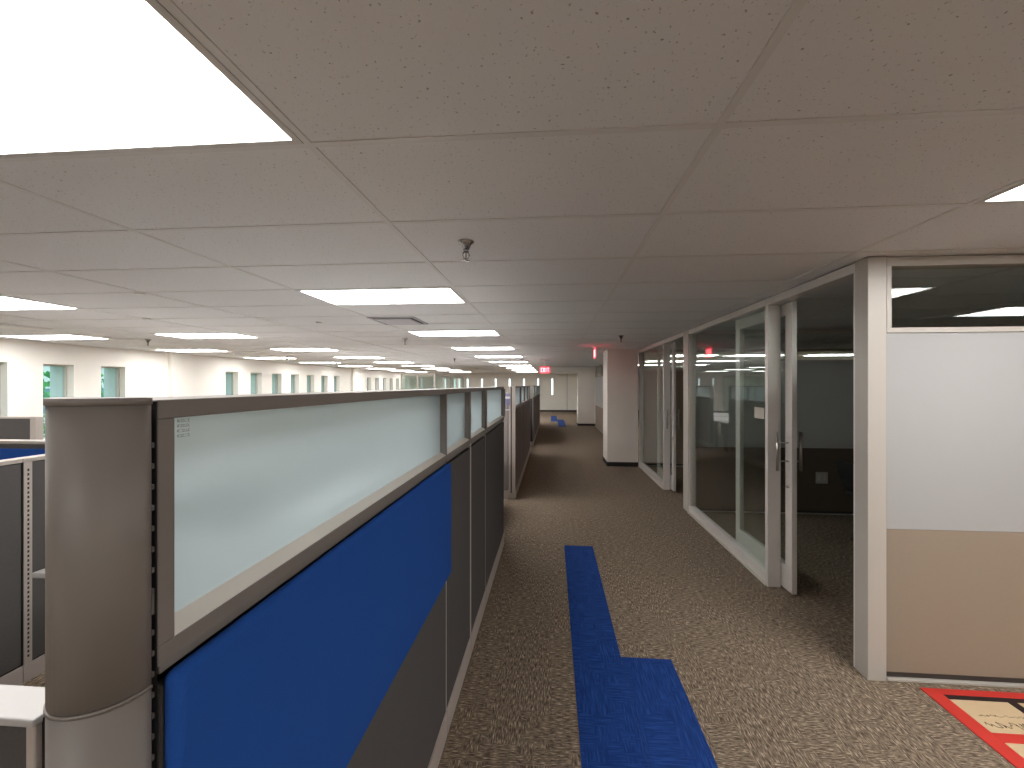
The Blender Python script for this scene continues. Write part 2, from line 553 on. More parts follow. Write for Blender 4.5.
def office_front(i, yo, glass_end, door_name, win_name, tn):
    """opening + sliding leaf + fixed pane for one office; yo = end of the post before the opening"""
    yp = yo + 0.99                      # near face of the mullion between opening and glass
    ye = glass_end
    # head rail over opening and glass
    hd = MB().box(XW + 0.004, XW + 0.10, yo, yp + 0.045, ZC - 0.066, ZC - 0.008, 0.002)
    hd.box(XW + 0.004, XW + 0.10, yp + 0.047, ye, ZC - 0.066, ZC - 0.008, 0.002)
    struct(hd.build('trim_%d' % tn, M['alu']))
    struct(MB().box(XW + 0.02, XW + 0.09, yo, ye, ZC - 0.008, ZC).build('trim_%d' % (tn + 1), M['alu_dk']))
    # mullion
    struct(MB().box(XW, XW + 0.104, yp, yp + 0.045, 0, ZC - 0.07, 0.002).build('trim_%d' % (tn + 2), M['alu']))
    # jamb at the side of the door opening
    struct(MB().box(XW + 0.004, XW + 0.08, yo, yo + 0.014, 0, ZC - 0.068).build('trim_%d' % (tn + 3), M['alu']))
    # fixed glass
    r = struct(root(win_name, (XW + 0.05, (yp + ye) / 2, 0)))
    b = MB().box(XW + 0.006, XW + 0.094, yp + 0.045, ye, 0.018, 0.092, 0.002)
    b.build('base_channel', M['alu'], r)
    MB().box(XW - 0.012, XW + 0.10, yp + 0.02, ye, 0.0, 0.018, 0.002).build('base_strip', M['alu_lt'], r)
    fj = MB().box(XW + 0.012, XW + 0.09, ye - 0.016, ye, 0.092, ZC - 0.066)
    fj.box(XW + 0.03, XW + 0.07, yp + 0.045, yp + 0.06, 0.092, ZC - 0.066)
    fj.build('window_frame', M['alu'], r)
    MB().box(XW + 0.045, XW + 0.055, yp + 0.06, ye - 0.016, 0.092, ZC - 0.066).build('window_pane', M['pane'], r)
    # sliding leaf behind the glass, half open
    ya, yb = yp - 0.145, yp + 0.865
    xa, xb = XW + 0.112, XW + 0.152
    d = struct(root(door_name, ((xa + xb) / 2, (ya + yb) / 2, 0)))
    MB().frame_x(xa, xb, ya, yb, 0.015, ZC - 0.07, 0.095, 0.095, 0.10, 0.205, 0.003).build('door_frame', M['alu'], d)
    MB().box(xa + 0.015, xb - 0.015, ya + 0.095, yb - 0.095, 0.22, ZC - 0.17).build('door_pane', M['pane'], d)
    for sx, xx in ((-1, xa), (1, xb)):
        hx = xx + sx * (0.083 if sx < 0 else 0.055)
        h = MB().tube([(hx, ya + 0.048, 1.0), (hx, ya + 0.048, 1.315)], 0.0125, 12)
        hb = h.build('pull_handle', M['steel'], d, True)
        for z in (1.078, 1.227):
            MB().tube([(xx, ya + 0.048, z), (hx, ya + 0.048, z)], 0.006, 10).build('standoff', M['steel'], hb, True)
    MB().tube([(xa, ya + 0.048, 0.87), (xa - 0.010, ya + 0.048, 0.87), (xa - 0.018, ya + 0.048, 0.87)], [0.012, 0.012, 0.008], 14).build('lock', M['steel'], d, True)


office_front(1, Y0 + 0.104, 5.62, 'door_1', 'window_51', 3)
struct(MB().box(XW, XW + 0.104, 5.62, 5.822, 0, ZC - 0.004, 0.003).build('trim_8', M['alu_lt']))
office_front(2, 5.822, 8.76, 'door_2', 'window_52', 9)
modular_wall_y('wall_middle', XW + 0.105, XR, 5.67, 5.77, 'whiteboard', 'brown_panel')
modular_wall_y('wall_side', XW + 0.105, XR, 8.78, 8.88, 'tan', 'tan')
struct(MB().box(XW + 0.02, XW + 0.1, 8.76, 8.78, 0, ZC).build('trim_14', M['alu_dk']))

# round-cornered square columns along the corridor
for nm, x0, x1, y0, y1 in (('column_1', 1.165, 1.80, 8.70, 9.40), ('column_2', 1.10, 1.80, 17.26, 17.95)):
    c = struct(root(nm, ((x0 + x1) / 2, (y0 + y1) / 2, 0)))
    MB().box(x0, x1, y0, y1, 0.0, ZC, 0.006).build('column_shaft', M['column'], c)
    MB().frame_y(x0 - 0.008, x1, y0 - 0.008, y1 + 0.008, 0, 0.09, 0.02, 0.02, 0.0, 0.09).build('baseboard', M['base_black'], c)
nseg = 4
L0, L1 = 9.42, 17.2
for k in range(nseg):
    a = L0 + (L1 - L0) * k / nseg
    b = L0 + (L1 - L0) * (k + 1) / nseg
    modular_wall_x('wall_corridor_%d' % (k + 1), XW - 0.012, XW + 0.088, a, b - 0.012)
struct(MB().box(XW, XW + 0.1, 17.96, YF, 0, ZC).build('wall_end', M['wall']))


# ------------------------------------------------------------------ tall partitions with frosted tops
PX = -0.503                       # corridor face
PT = 0.108                        # thickness
PXB = PX - PT
FB = 1.337                        # underside of the glazed frame
PTOP = 1.681


def partition(y0, y1, label, *a, dx=0.0, **k):
    global PX, PXB
    p0, b0 = PX, PXB
    PX, PXB = p0 + dx, b0 + dx
    r = _partition(y0, y1, label, *a, **k)
    PX, PXB = p0, b0
    return r


def _partition(y0, y1, label, fabric='fabric', group=None, wl=0.024, wr=0.024, blue=False, etched=False, thick_post=False, glazed=True, loc_name='office_partition'):
    r = root(loc_name, ((PX + PXB) / 2, (y0 + y1) / 2, 0), label, 'partition', group)
    fr = MB().frame_x(PXB, PX, y0, y1, FB, PTOP, wl, wr, 0.025, 0.026, 0.0015)
    fr.build('glass_frame', M['taupe'], r)
    MB().box(PXB + 0.006, PX - 0.003, y0 + 0.005, y1 - 0.002, FB - 0.012, FB - 0.001, 0.001).build('frame_rail', M['taupe'], r)
    xc = PX - 0.034
    gp = MB().box(xc - 0.004, xc + 0.004, y0 + wl, y1 - wr, FB + 0.026, PTOP - 0.025).build('frosted_pane', M['frost'], r)
    gp.data.materials.append(M['clear_edge'])
    for f_ in gp.data.polygons:
        f_.material_index = 0 if f_.normal.x > 0.5 else 1
    bd_ = MB()
    for sx_ in (PX - 0.0008, ):
        pts = [(sx_, FB + 0.0255), (xc + 0.0045, FB + 0.0255), (xc + 0.0045, FB + 0.040), (sx_ - 0.003, FB + 0.0275)]
        lo = [bd_.bm.verts.new((p[0], y0 + wl, p[1])) for p in pts]
        hi = [bd_.bm.verts.new((p[0], y1 - wr, p[1])) for p in pts]
        bd_.bm.faces.new(lo)
        bd_.bm.faces.new(hi[::-1])
        for q in range(4):
            bd_.bm.faces.new((lo[q], hi[q], hi[(q + 1) % 4], lo[(q + 1) % 4]))
    bd_.build('glazing_bead', M['bead_lit'], r)
    if etched:
        e = MB()
        rr = random.Random(3)
        for row in range(4):
            z = PTOP - 0.0325 - row * 0.0072
            yy = y0 + wl + 0.034
            for ch in range(7):
                hgt = 0.0034 if ch else 0.0042
                w = 0.0019
                x = xc + 0.0041
                if ch == 0:
                    for s in (-1, 1):
                        e.tube([(x, yy + w / 2 + s * w / 2, z + hgt / 2), (x, yy + w / 2, z - hgt / 2)], 0.00028, 4)
                else:
                    k = rr.randrange(3)
                    if k != 1:
                        e.tube([(x, yy, z - hgt / 2), (x, yy, z + hgt / 2)], 0.00026, 4)
                    if k != 0:
                        e.tube([(x, yy, z + hgt / 2), (x, yy + w, z + hgt / 2)], 0.00026, 4)
                    e.tube([(x, yy, z - hgt / 2), (x, yy + w, z - hgt / 2)], 0.00026, 4)
                yy += 0.0030
        e.build('etched_label', M['etch'], gp)
    # lower fabric skins on both sides over a dark core
    MB().box(PXB + 0.02, PX - 0.02, y0 + 0.004, y1 - 0.004, 0.02, FB - 0.012).build('core', M['black'], r)
    for xa, xb in ((PX - 0.018, PX - 0.001), (PXB + 0.001, PXB + 0.018)):
        MB().box(xa, xb, y0 + 0.006, y1 - 0.006, 0.135, FB - 0.028, 0.004).build('fabric_panel', M[fabric], r)
    # joint strip at the far edge
    jw = 0.028 if thick_post else 0.008
    MB().box(PXB + 0.002, PX + (0.002 if thick_post else -0.0005), y1 - jw / 2 - 0.001, y1 + jw / 2 - 0.001, 0.13, FB - 0.013 if not thick_post else FB - 0.002).build('joint_post', M['taupe_trim'], r)
    MB().box(PXB - 0.004, PX + 0.004, y0 + 0.002, y1 - 0.002, 0.012, 0.13, 0.003).build('base_trim', M['taupe_trim'], r)
    if blue:
        MB().box(PX - 0.0025, PX + 0.026, y0 + 0.003, y1 + 0.002, 0.797, FB - 0.009, 0.0138, 5).build('blue_tackboard', M['blue'], r, True)
    return r


ya = 0.488
y1 = y_on_x(446.5, PX)
y2 = y_on_x(470.5, PX)
y3 = y_on_x(485.5, PX)
y4 = y_on_x(504.0, PX)
XG = PX - 0.030
partition(ya, y1, 'nearest tall partition with long frosted glass top and blue felt board', blue=True, etched=True, wr=y1 - y_on_x(440, XG))
partition(y1 + 0.002, y2, 'narrow grey partition just past the far end of the blue felt board', 'fabric', 'tall frosted partitions beside the corridor', wl=0.012, wr=y2 - y_on_x(464.8, XG), thick_post=True)
partition(y2 + 0.002, y3, 'narrow dark partition between the thick post and the last panel of its run', 'fabric', 'tall frosted partitions beside the corridor', wl=0.016, wr=y3 - y_on_x(483.4, XG))
partition(y3 + 0.002, y4, 'last dark partition of the near run, just before the open gap', 'fabric', 'tall frosted partitions beside the corridor', wl=0.016, wr=y4 - y_on_x(502.6, XG))
# second run
edges2 = [6.06, 7.3, 8.35, 9.35, 10.25]
names2 = ['first', 'second', 'third', 'fourth']
for i, (a, b) in enumerate(zip(edges2, edges2[1:])):
    partition(a, b - 0.002, '%s partition beyond the open gap, plum grey with frosted top' % names2[i], 'fabric_plum', 'tall partitions of the middle run', wl=0.02, wr=0.05, thick_post=(i == 3), dx=-0.03)
edges3 = [11.35, 12.6, 13.85, 15.1, 16.35, 17.9]
names3 = ['nearest', 'second', 'middle', 'fourth', 'farthest']
for i, (a, b) in enumerate(zip(edges3, edges3[1:])):
    partition(a, b - 0.002, '%s partition of the most distant run beside the corridor' % names3[i], 'fabric_plum', 'tall partitions of the far run', wl=0.02, wr=0.05, thick_post=(i == 4))


# rounded end post of the nearest run
def dpost(r, cy, cx, grow, z0, z1, n=20):
    pts = [(cx + (r + grow), cy), ]
    pts = []
    for k in range(n + 1):
        a = math.pi + math.pi * k / n
        pts.append((cx + (r + grow) * math.cos(a), cy + (r + grow) * math.sin(a)))
    return MB().prism(pts, z0, z1)


ep = root('partition_end_post', (-0.557, 0.478, 0), 'taupe rounded end post closing the nearest partition run', 'post')
PR, PCX, PCY = 0.055, -0.557, 0.4785
dpost(PR, PCY, PCX, 0, 0.012, 1.318).build('lower_cover', M['taupe'], ep)
dpost(PR, PCY, PCX, 0.0015, 1.319, 1.323).build('seam_band', M['taupe'], ep)
dpost(PR, PCY, PCX, 0, 1.324, 1.676).build('upper_cover', M['taupe'], ep)
dpost(PR, PCY, PCX, 0.0016, 1.676, 1.6845).build('cap', M['taupe'], ep)
for o in ep.children:
    for f in o.data.polygons:
        f.use_smooth = len(f.vertices) == 4
MB().box(PX - 0.10, PX - 0.0004, 0.4855, 0.4875, 0.012, 1.679).build('slotted_channel', M['black'], ep)
sl = ep.children[-1]
z = 0.03
k = 0
while z < 1.64:
    tall = 0.03 if abs(z - 1.41) < 0.014 else 0.0065
    MB().box(PX - 0.0075, PX - 0.0022, 0.4825, 0.4856, z, z + tall).build('rung', M['slot'], sl)
    z += 0.0265

# return panel at the start of the second run with a stack of name cards
rp = root('return_panel', (-0.86, 6.11, 0), 'plum grey return panel at the open gap, end-on to the camera', 'partition')
MB().box(-1.1, (PXB - 0.03) - 0.004, 6.065, 6.15, 0.13, 1.555, 0.003).build('fabric_panel', M['fabric_plum'], rp)
MB().box(-1.1, (PXB - 0.03) - 0.004, 6.06, 6.155, 1.555, 1.58, 0.002).build('top_rail', M['taupe_trim'], rp)
MB().box(-1.1, (PXB - 0.03) - 0.004, 6.06, 6.155, 0.0, 0.13, 0.002).build('base_trim', M['taupe_trim'], rp)
MB().box(PX - 0.03 - 0.10, PX - 0.03 - 0.002, 6.045, 6.059, 0.10, PTOP).build('end_trim', M['taupe_trim'], rp)
MB().box(PX - 0.03 - 0.07, PX - 0.03 - 0.052, 6.041, 6.046, 0.10, PTOP - 0.01).build('slotted_channel', M['alu_dk'], rp)
for k, (z0, z1, mm) in enumerate(((1.53, 1.575, 'sticker'), (1.50, 1.528, 'sticker_w'), (1.455, 1.498, 'sticker'), (1.40, 1.452, 'sticker'), (1.325, 1.337, 'sticker_w'))):
    MB().box(PX - 0.03 - 0.155, PX - 0.03 - 0.08, 6.034, 6.040, z0, z1).build('name_card', M[mm], rp)
# ------------------------------------------------------------------ low cubicle panels on the left
def low_panel(axis, a0, a1, f, label, zt=1.28, blue=False, th=0.08, fab='fabric', end=None, standard=None, face=1):
    """axis 'x': panel runs along X at Y=f (face -Y); axis 'y': runs along Y at X=f (face +X)"""
    if axis == 'x':
        r = root('cubicle_panel', ((a0 + a1) / 2, f + th / 2, 0), label, 'partition', 'low cubicle panels by the windows')
        bx = lambda s0, s1, t0, t1, z0, z1, bv=0.0: MB().box(s0, s1, f + t0, f + t1, z0, z1, bv)
    else:
        r = root('cubicle_panel', (f - th / 2, (a0 + a1) / 2, 0), label, 'partition', 'low cubicle panels by the windows')
        bx = lambda s0, s1, t0, t1, z0, z1, bv=0.0: MB().box(f - t1, f - t0, s0, s1, z0, z1, bv)
    bx(a0, a1, 0.008, th - 0.008, 0.02, zt - 0.02).build('core', M['black'], r)
    for t0, t1 in ((0.0, 0.012), (th - 0.012, th)):
        bx(a0 + 0.004, a1 - 0.004, t0, t1, 0.11, zt - 0.025, 0.003).build('fabric_panel', M[fab], r)
    bx(a0, a1, -0.003, th + 0.003, zt - 0.022, zt, 0.003).build('top_cap', M['taupe_trim'], r)
    bx(a0, a1, -0.004, th + 0.004, 0.0, 0.10, 0.003).build('base_trim', M['taupe_trim'], r)
    if blue:
        bx(a0 + 0.01, a1 - 0.01, -0.022, -0.001, zt - 0.42, zt - 0.055, 0.008).build('blue_tackboard', M['blue'], r)
    if end:
        e0, e1 = (a1, a1 + 0.08) if end > 0 else (a0 - 0.08, a0)
        bx(e0, e1, -0.003, th + 0.003, 0.0, zt, 0.004).build('end_trim', M['taupe_trim'], r)
    if standard is not None:
        bx(standard - 0.018, standard + 0.018, -0.006, -0.0005, 0.10, zt - 0.022).build('slotted_standard', M['taupe_trim'], r)
        st = r.children[-1]
        s = None
        mbs = MB()
        z = 0.14
        while z < zt - 0.05:
            if axis == 'x':
                mbs.box(standard - 0.004, standard + 0.004, f - 0.0072, f - 0.005, z, z + 0.014)
            else:
                mbs.box(f + 0.005, f + 0.0072, standard - 0.004, standard + 0.004, z, z + 0.014)
            z += 0.026
        mbs.build('slot', M['black'], st)
    return r


XBp = -3.0
low_panel('y', 1.05, 2.105, XBp, 'charcoal low cubicle panel left of the slotted upright', standard=None)
low_panel('y', 2.107, 2.765, XBp, 'charcoal low cubicle panel with the slotted upright at its edge', standard=2.127)
low_panel('x', -5.6, XBp - 0.09, 2.774, 'low cubicle panel with a blue felt board behind the charcoal panels', blue=True)
low_panel('x', -8.72, -6.80, 4.85, 'grey low cubicle panel with pale end trim nearest the window wall', end=1)

# low divider with pale counter cap beside the end post
dv = root('low_divider', (-1.95, 0.985, 0), 'low charcoal divider with a pale counter cap left of the rounded post', 'partition')
MB().box(-2.6, -1.315, 0.945, 1.025, 0.10, 0.835, 0.003).build('fabric_panel', M['fabric'], dv)
MB().box(-2.6, -1.296, 0.930, 1.036, 0.838, 0.86, 0.004).build('counter_cap', M['cap'], dv)
MB().box(-1.326, -1.300, 0.936, 1.030, 0.0, 0.838, 0.004).build('end_trim', M['taupe_trim'], dv)
MB().box(-1.298, -1.272, 0.95, 1.02, 0.0, 0.85).build('slotted_channel', M['black'], dv)
MB().box(-2.6, -1.327, 0.94, 1.03, 0.0, 0.10).build('base_trim', M['taupe_trim'], dv)

ws = root('worktop', (-1.65, 2.25, 0), 'pale worktop jutting out in the dark cubicle behind the rounded post', 'desk')
MB().box(-2.65, -0.72, 1.895, 2.55, 0.712, 0.74, 0.004).build('desk_top', M['cap'], ws)
for x in (-2.42, -0.90):
    MB().box(x - 0.03, x + 0.03, 2.0, 2.45, 0.0, 0.712, 0.004).build('leg', M['black'], ws)

def desk(x0, x1, y0, y1, label):  # worktops added, mostly hidden, to bounce light onto the ceiling
    d = root('worktop', ((x0 + x1) / 2, (y0 + y1) / 2, 0), label, 'desk', 'added worktops that bounce light to the ceiling')
    MB().box(x0, x1, y0, y1, 0.712, 0.74, 0.004).build('desk_top', M['white_lam'], d)
    for x in (x0 + 0.1, x1 - 0.1):
        MB().box(x - 0.03, x + 0.03, y0 + 0.08, y1 - 0.08, 0.0, 0.712, 0.004).build('leg', M['black'], d)


for i, y in enumerate((2.75, 4.3, 7.9, 9.7, 11.5, 13.2)):
    desk(-2.2, -0.68, y, y + 1.45, '%s added worktop behind the tall frosted partitions, bouncing light to the ceiling' % ORD[i])
for i, y in enumerate((3.2, 5.0, 7.9, 9.7, 11.5, 13.2)):
    desk(-5.4, -3.3, y, y + 1.45, '%s added worktop in the middle line of cubicles, bouncing light to the ceiling' % ORD[i])


# ------------------------------------------------------------------ glazed booth deep in the open office
gb = root('glazed_booth', (-5.0, 17.5, 0), 'pale green glazed meeting booth at the far left end', 'booth')
for (xx, y0_, y1_) in ((-4.35, 15.0, 20.0), (-5.6, 15.0, 20.0)):
    MB().box(xx - 0.006, xx + 0.006, y0_, y1_, 0.1, 2.06).build('glass_wall', M['pane_booth'], gb)
for yy in (15.0, 20.0):
    MB().box(-5.6, -4.35, yy - 0.006, yy + 0.006, 0.1, 2.06).build('glass_wall', M['pane_booth'], gb)
MB().frame_x(-4.385, -4.315, 14.97, 20.03, 2.06, 2.13, 0, 0, 0.07, 0.0).build('top_rail', M['alu_lt'], gb)
MB().box(-5.635, -4.386, 14.965, 15.035, 2.06, 2.13).build('top_rail', M['alu_lt'], gb)
MB().box(-5.635, -4.386, 19.965, 20.035, 2.06, 2.13).build('top_rail', M['alu_lt'], gb)
for xx in (-5.6, -5.0, -4.35):
    MB().box(xx - 0.03, xx + 0.03, 14.97, 15.03, 0, 2.06).build('post', M['alu_lt'], gb)
for yy in (16.25, 17.5, 18.75, 20.0):
    MB().box(-4.38, -4.32, yy - 0.03, yy + 0.03, 0, 2.06).build('post', M['alu_lt'], gb)
MB().box(-5.6, -4.35, 14.96, 15.04, 0, 0.1).build('base_rail', M['alu_lt'], gb)
MB().box(-4.39, -4.31, 15.04, 20.03, 0, 0.1).build('base_rail', M['alu_lt'], gb)


# ------------------------------------------------------------------ ceiling lights
def make_light(w, d):
    r = root('ceiling_light', (0, 0, 0))
    MB().frame_y(-w / 2, w / 2, -d / 2, d / 2, -0.014, -0.0005, 0, 0, 0, 0) if False else None
    f = MB()
    e = 0.022
    f.box(-w / 2, w / 2, -d / 2, -d / 2 + e, -0.006, 0).box(-w / 2, w / 2, d / 2 - e, d / 2, -0.006, 0)
    f.box(-w / 2, -w / 2 + e, -d / 2 + e, d / 2 - e, -0.006, 0).box(w / 2 - e, w / 2, -d / 2 + e, d / 2 - e, -0.006, 0)
    f.build('light_frame', M['lightframe'], r)
    MB().box(-w / 2 + e, w / 2 - e, -d / 2 + e, d / 2 - e, -0.004, 0).build('diffuser', M['light'], r)
    return r


def light_row(x0, x1, ks, label, group, far_names):
    w = (x1 - x0) - 2 * BW - 0.002
    proto = make_light(w, 0.61 - 2 * BW - 0.002)
    for n, k in enumerate(ks):
        o = proto if n == 0 else copy_tree(proto)
        o.location = ((x0 + x1) / 2, 0.60 + 2.44 * k + 0.305, ZC - 0.0002)
        tag(o, label % far_names[n], 'light', group)


def ords(n, behind=0):
    out = []
    for i in range(n):
        out.append('one behind the camera' if i < behind else ORD[i - behind] + ' in view')
    return out


light_row(-0.742 - 1.26, -0.742, range(0, 10), '%s of the lit ceiling panels in the row above the frosted partitions',
          'ceiling lights above the partitions', ORD)
light_row(-5.782, -4.522, range(0, 10), '%s of the lit ceiling panels in the row over the middle of the open office',
          'ceiling lights over the open office', ORD)
light_row(-8.302, -7.042, range(1, 10), '%s of the lit ceiling panels in the row beside the window wall',
          'ceiling lights beside the window wall', ORD)
for i, (x0_, y0_, lab) in enumerate(((1.698, 1.21, 'lit ceiling panel at upper right before the white and tan wall'),
                                     (4.27, 0.32, 'lit ceiling panel right of the view, nearer of the two farthest from the windows'),
                                     (1.698, -1.23, 'added unseen fill light panel right of and behind the camera'),  # this panel and the next two are unseen, added to raise ambient light
                                     (1.698, -3.67, 'added unseen fill light panel well behind the camera on its right'),
                                     (4.138, -2.45, 'added unseen fill light panel farthest right and behind the camera'))):
    pr = make_light(1.22 - 2 * BW - 0.002, 0.61 - 2 * BW - 0.002)
    pr.location = (x0_ + 0.61, y0_ + 0.305, ZC - 0.0002)
    tag(pr, lab, 'light', 'ceiling lights right of the corridor')
light_row(2.918, 4.138, (4, 5, 6), '%s lit ceiling panel in the rooms beyond the two glass offices', 'ceiling lights beyond the glass offices', ORD)
light_row(6.3, 7.52, (4, 5), '%s lit ceiling panel deep to the right behind the glass offices', 'ceiling lights deep on the right', ORD)
light_row(-0.742 - 1.26, -0.742, (-1, -2), '%s added unseen fill light panel over the floor behind the camera', 'added fill lights behind the camera', ['nearer', 'farther'])  # out-of-view panels added to light the room from behind


# ------------------------------------------------------------------ sprinklers, detectors, vents
def make_sprinkler():
    r = root('ceiling_sprinkler', (0, 0, 0))
    MB().lathe([(0.034, 0.0), (0.034, -0.004), (0.022, -0.012), (0.0125, -0.034)], 20).build('escutcheon', M['chrome'], r, True)
    MB().lathe([(0.011, -0.034), (0.012, -0.040), (0.008, -0.046)], 14).build('nozzle', M['chrome'], r, True)
    fr = MB()
    for s in (-1, 1):
        fr.tube([(s * 0.009, 0, -0.044), (s * 0.014, 0, -0.056), (s * 0.008, 0, -0.070), (0, 0, -0.076)], 0.0028, 8)
    fr.build('yoke_arm', M['chrome'], r, True)
    MB().tube([(0, 0, -0.046), (0, 0, -0.073)], 0.0022, 8).build('bulb', M['alu_dk'], r, True)
    df = MB()
    df.lathe([(0.004, -0.076), (0.016, -0.078), (0.016, -0.080), (0.004, -0.081)], 16)
    df.build('deflector', M['chrome'], r, True)
    return r


def ceil_pt(px, py, z=ZC):
    d = F * (z - H) / (385.0 - py)
    u = (px - 519.5) * d / F
    return u * C_ - d * S_, u * S_ + d * C_


sp = make_sprinkler()
sp.scale = (1.25, 1.25, 1.25)
sp_list = [((466, 241.5), 'chrome sprinkler head hanging closest to the camera'),
           ((621, 335.5), 'sprinkler head by the white column top and red glow'),
           ((405, 338.5), 'sprinkler head just beyond the grey air vent'),
           ((148, 339.5), 'sprinkler head high over the left windows'),
           ((454.5, 358.5), 'small distant sprinkler head over the frosted partitions'),
           ((287, 357), 'small distant sprinkler head over the middle window group'),
           ((336, 362.5), 'tiny distant sprinkler head at the far end of the window row')]
for i, ((px, py), lab) in enumerate(sp_list):
    o = sp if i == 0 else copy_tree(sp)
    x, y = ceil_pt(px, py)
    o.location = (x, y, ZC - 0.0002)
    o.rotation_euler = (0, 0, 0.5 * i + 0.4)
    tag(o, lab, 'sprinkler', 'ceiling sprinklers')

sm = root('smoke_detector', (0, 0, 0))
MB().lathe([(0.036, 0), (0.036, -0.010), (0.030, -0.018), (0.014, -0.022)], 24).build('housing', M['smoke'], sm, True)
MB().lathe([(0.0335, -0.0135), (0.034, -0.0145), (0.033, -0.0155)], 24).build('sensor_ring', M['alu_dk'], sm)
for i, ((px, py), lab) in enumerate((((319, 322), 'white smoke detector left of the grey air vent'),
                                     ((140, 292), 'white smoke detector nearest the camera at far left'),
                                     ((147, 318), 'white smoke detector between the two left light panels'))):
    o = sm if i == 0 else copy_tree(sm)
    x, y = ceil_pt(px, py)
    o.location = (x, y, ZC - 0.0002)
    tag(o, lab, 'smoke detector', 'smoke detectors')


def make_vent(mat, dark):
    r = root('ceiling_vent', (0, 0, 0))
    MB().box(-0.28, 0.28, -0.28, 0.28, -0.003, 0).build('backing', M[dark], r)
    f = MB()
    e = 0.025
    f.box(-0.285, 0.285, -0.285, -0.285 + e, -0.012, 0).box(-0.285, 0.285, 0.285 - e, 0.285, -0.012, 0)
    f.box(-0.285, -0.285 + e, -0.26, 0.26, -0.012, 0).box(0.285 - e, 0.285, -0.26, 0.26, -0.012, 0)
    f.build('frame', M[mat], r)
    MB().box(-0.22, 0.22, -0.22, 0.22, -0.020, -0.010, 0.004).build('face_plate', M[mat], r)
    return r


for px, py, mat, dark, lab in ((399, 320.5, 'vent', 'vent_dark', 'grey square air vent between the second and third light panels'),
                               (8, 326, 'vent_white', 'vent_white', 'white square air vent at the left edge near the window wall'),
                               (254, 352, 'vent_white', 'vent_white', 'small distant white air vent before the middle window group')):
    v = make_vent(mat, dark)
    v.scale = (0.92, 0.92, 1)
    x, y = ceil_pt(px, py)
    v.location = (x, y, ZC - 0.0002)
    tag(v, lab, 'vent', 'ceiling air vents')


# ------------------------------------------------------------------ exit signs
def letter_boxes(ch, x, w, h, t):
    """strokes of one capital in the x-z plane, list of quads (as point pairs)"""
    if ch == 'E':
        return [((x, 0), (x + t, h)), ((x + t, 0), (x + w, t)), ((x + t, h - t), (x + w, h)), ((x + t, h / 2 - t / 2), (x + w * 0.85, h / 2 + t / 2))]
    if ch == 'I':
        return [((x + w / 2 - t / 2, 0), (x + w / 2 + t / 2, h))]
    if ch == 'T':
        return [((x + w / 2 - t / 2, 0), (x + w / 2 + t / 2, h - t)), ((x, h - t), (x + w, h))]
    return []


def make_exit(loc, rz, label, drop=0.05, kh=1.0):
    r = root('exit_sign', loc, label, 'exit sign', 'red exit signs')
    off = Vector(loc)
    def B(name, mb, mat):
        # built at the origin facing -Y
        for v in mb.bm.verts:
            v.co += off
        return mb.build(name, M[mat], r)
    B('canopy', MB().box(-0.15, 0.15, -0.03, 0.03, -0.03, 0, 0.004), 'smoke')
    B('stem', MB().tube([(0, 0, -0.03), (0, 0, -drop)], 0.008), 'smoke')
    plate = B('sign_plate', MB().box(-0.15, 0.15, -0.005, 0.005, -drop - 0.185, -drop, 0.002), 'exit_plate')
    for side in (-1, 1):
        for n, ch in enumerate('EXIT'):
            m = MB()
            w, h, t = 0.048, 0.125, 0.016
            x = -0.118 + n * 0.0625
            if ch == 'X':
                for s in (0, 1):
                    a = (x, 0) if s == 0 else (x + w, 0)
                    b = (x + w, h) if s == 0 else (x, h)
                    dx = t * 0.62
                    pts = [(a[0] - dx + t / 2 * 0, a[1]), (a[0] + dx, a[1]), (b[0] + dx, b[1]), (b[0] - dx, b[1])]
                    lo = [m.bm.verts.new((p[0], -0.0075, p[1])) for p in pts]
                    hi = [m.bm.verts.new((p[0], -0.0052, p[1])) for p in pts]
                    m.bm.faces.new(lo)
                    m.bm.faces.new(hi[::-1])
                    for q in range(4):
                        m.bm.faces.new((lo[q], hi[q], hi[(q + 1) % 4], lo[(q + 1) % 4]))
            else:
                for (xa, za), (xb, zb) in letter_boxes(ch, x, w, h, t):
                    m.box(xa, xb, -0.0075, -0.0052, za, zb)
            for v in m.bm.verts:
                v.co.z += -drop - 0.155
                if side > 0:
                    v.co.x, v.co.y = -v.co.x, -v.co.y
                v.co += off
            m.build('letter', M['exit_red'], plate)
    r.rotation_euler = (0, 0, rz)
    return r


make_exit((-0.19, 12.0, ZC - 0.0002), 0.0, 'red exit sign hanging over the corridor far ahead, facing the camera', drop=0.21)
make_exit((0.82, 7.85, ZC - 0.0002), math.pi / 2, 'red exit sign seen edge-on in front of the white column')


# ------------------------------------------------------------------ blue carpet planks in the floor
def plank(xa, xb, y0_, y1_, label, group):
    m = MB().box(xa + 0.0006, xb - 0.0006, y0_ + 0.0006, y1_ - 0.0006, 0.0, 0.003)
    centre_mesh('carpet_plank', m, M['carpet_blue'], ((xa + xb) / 2, (y0_ + y1_) / 2, 0), label, 'carpet plank', group)


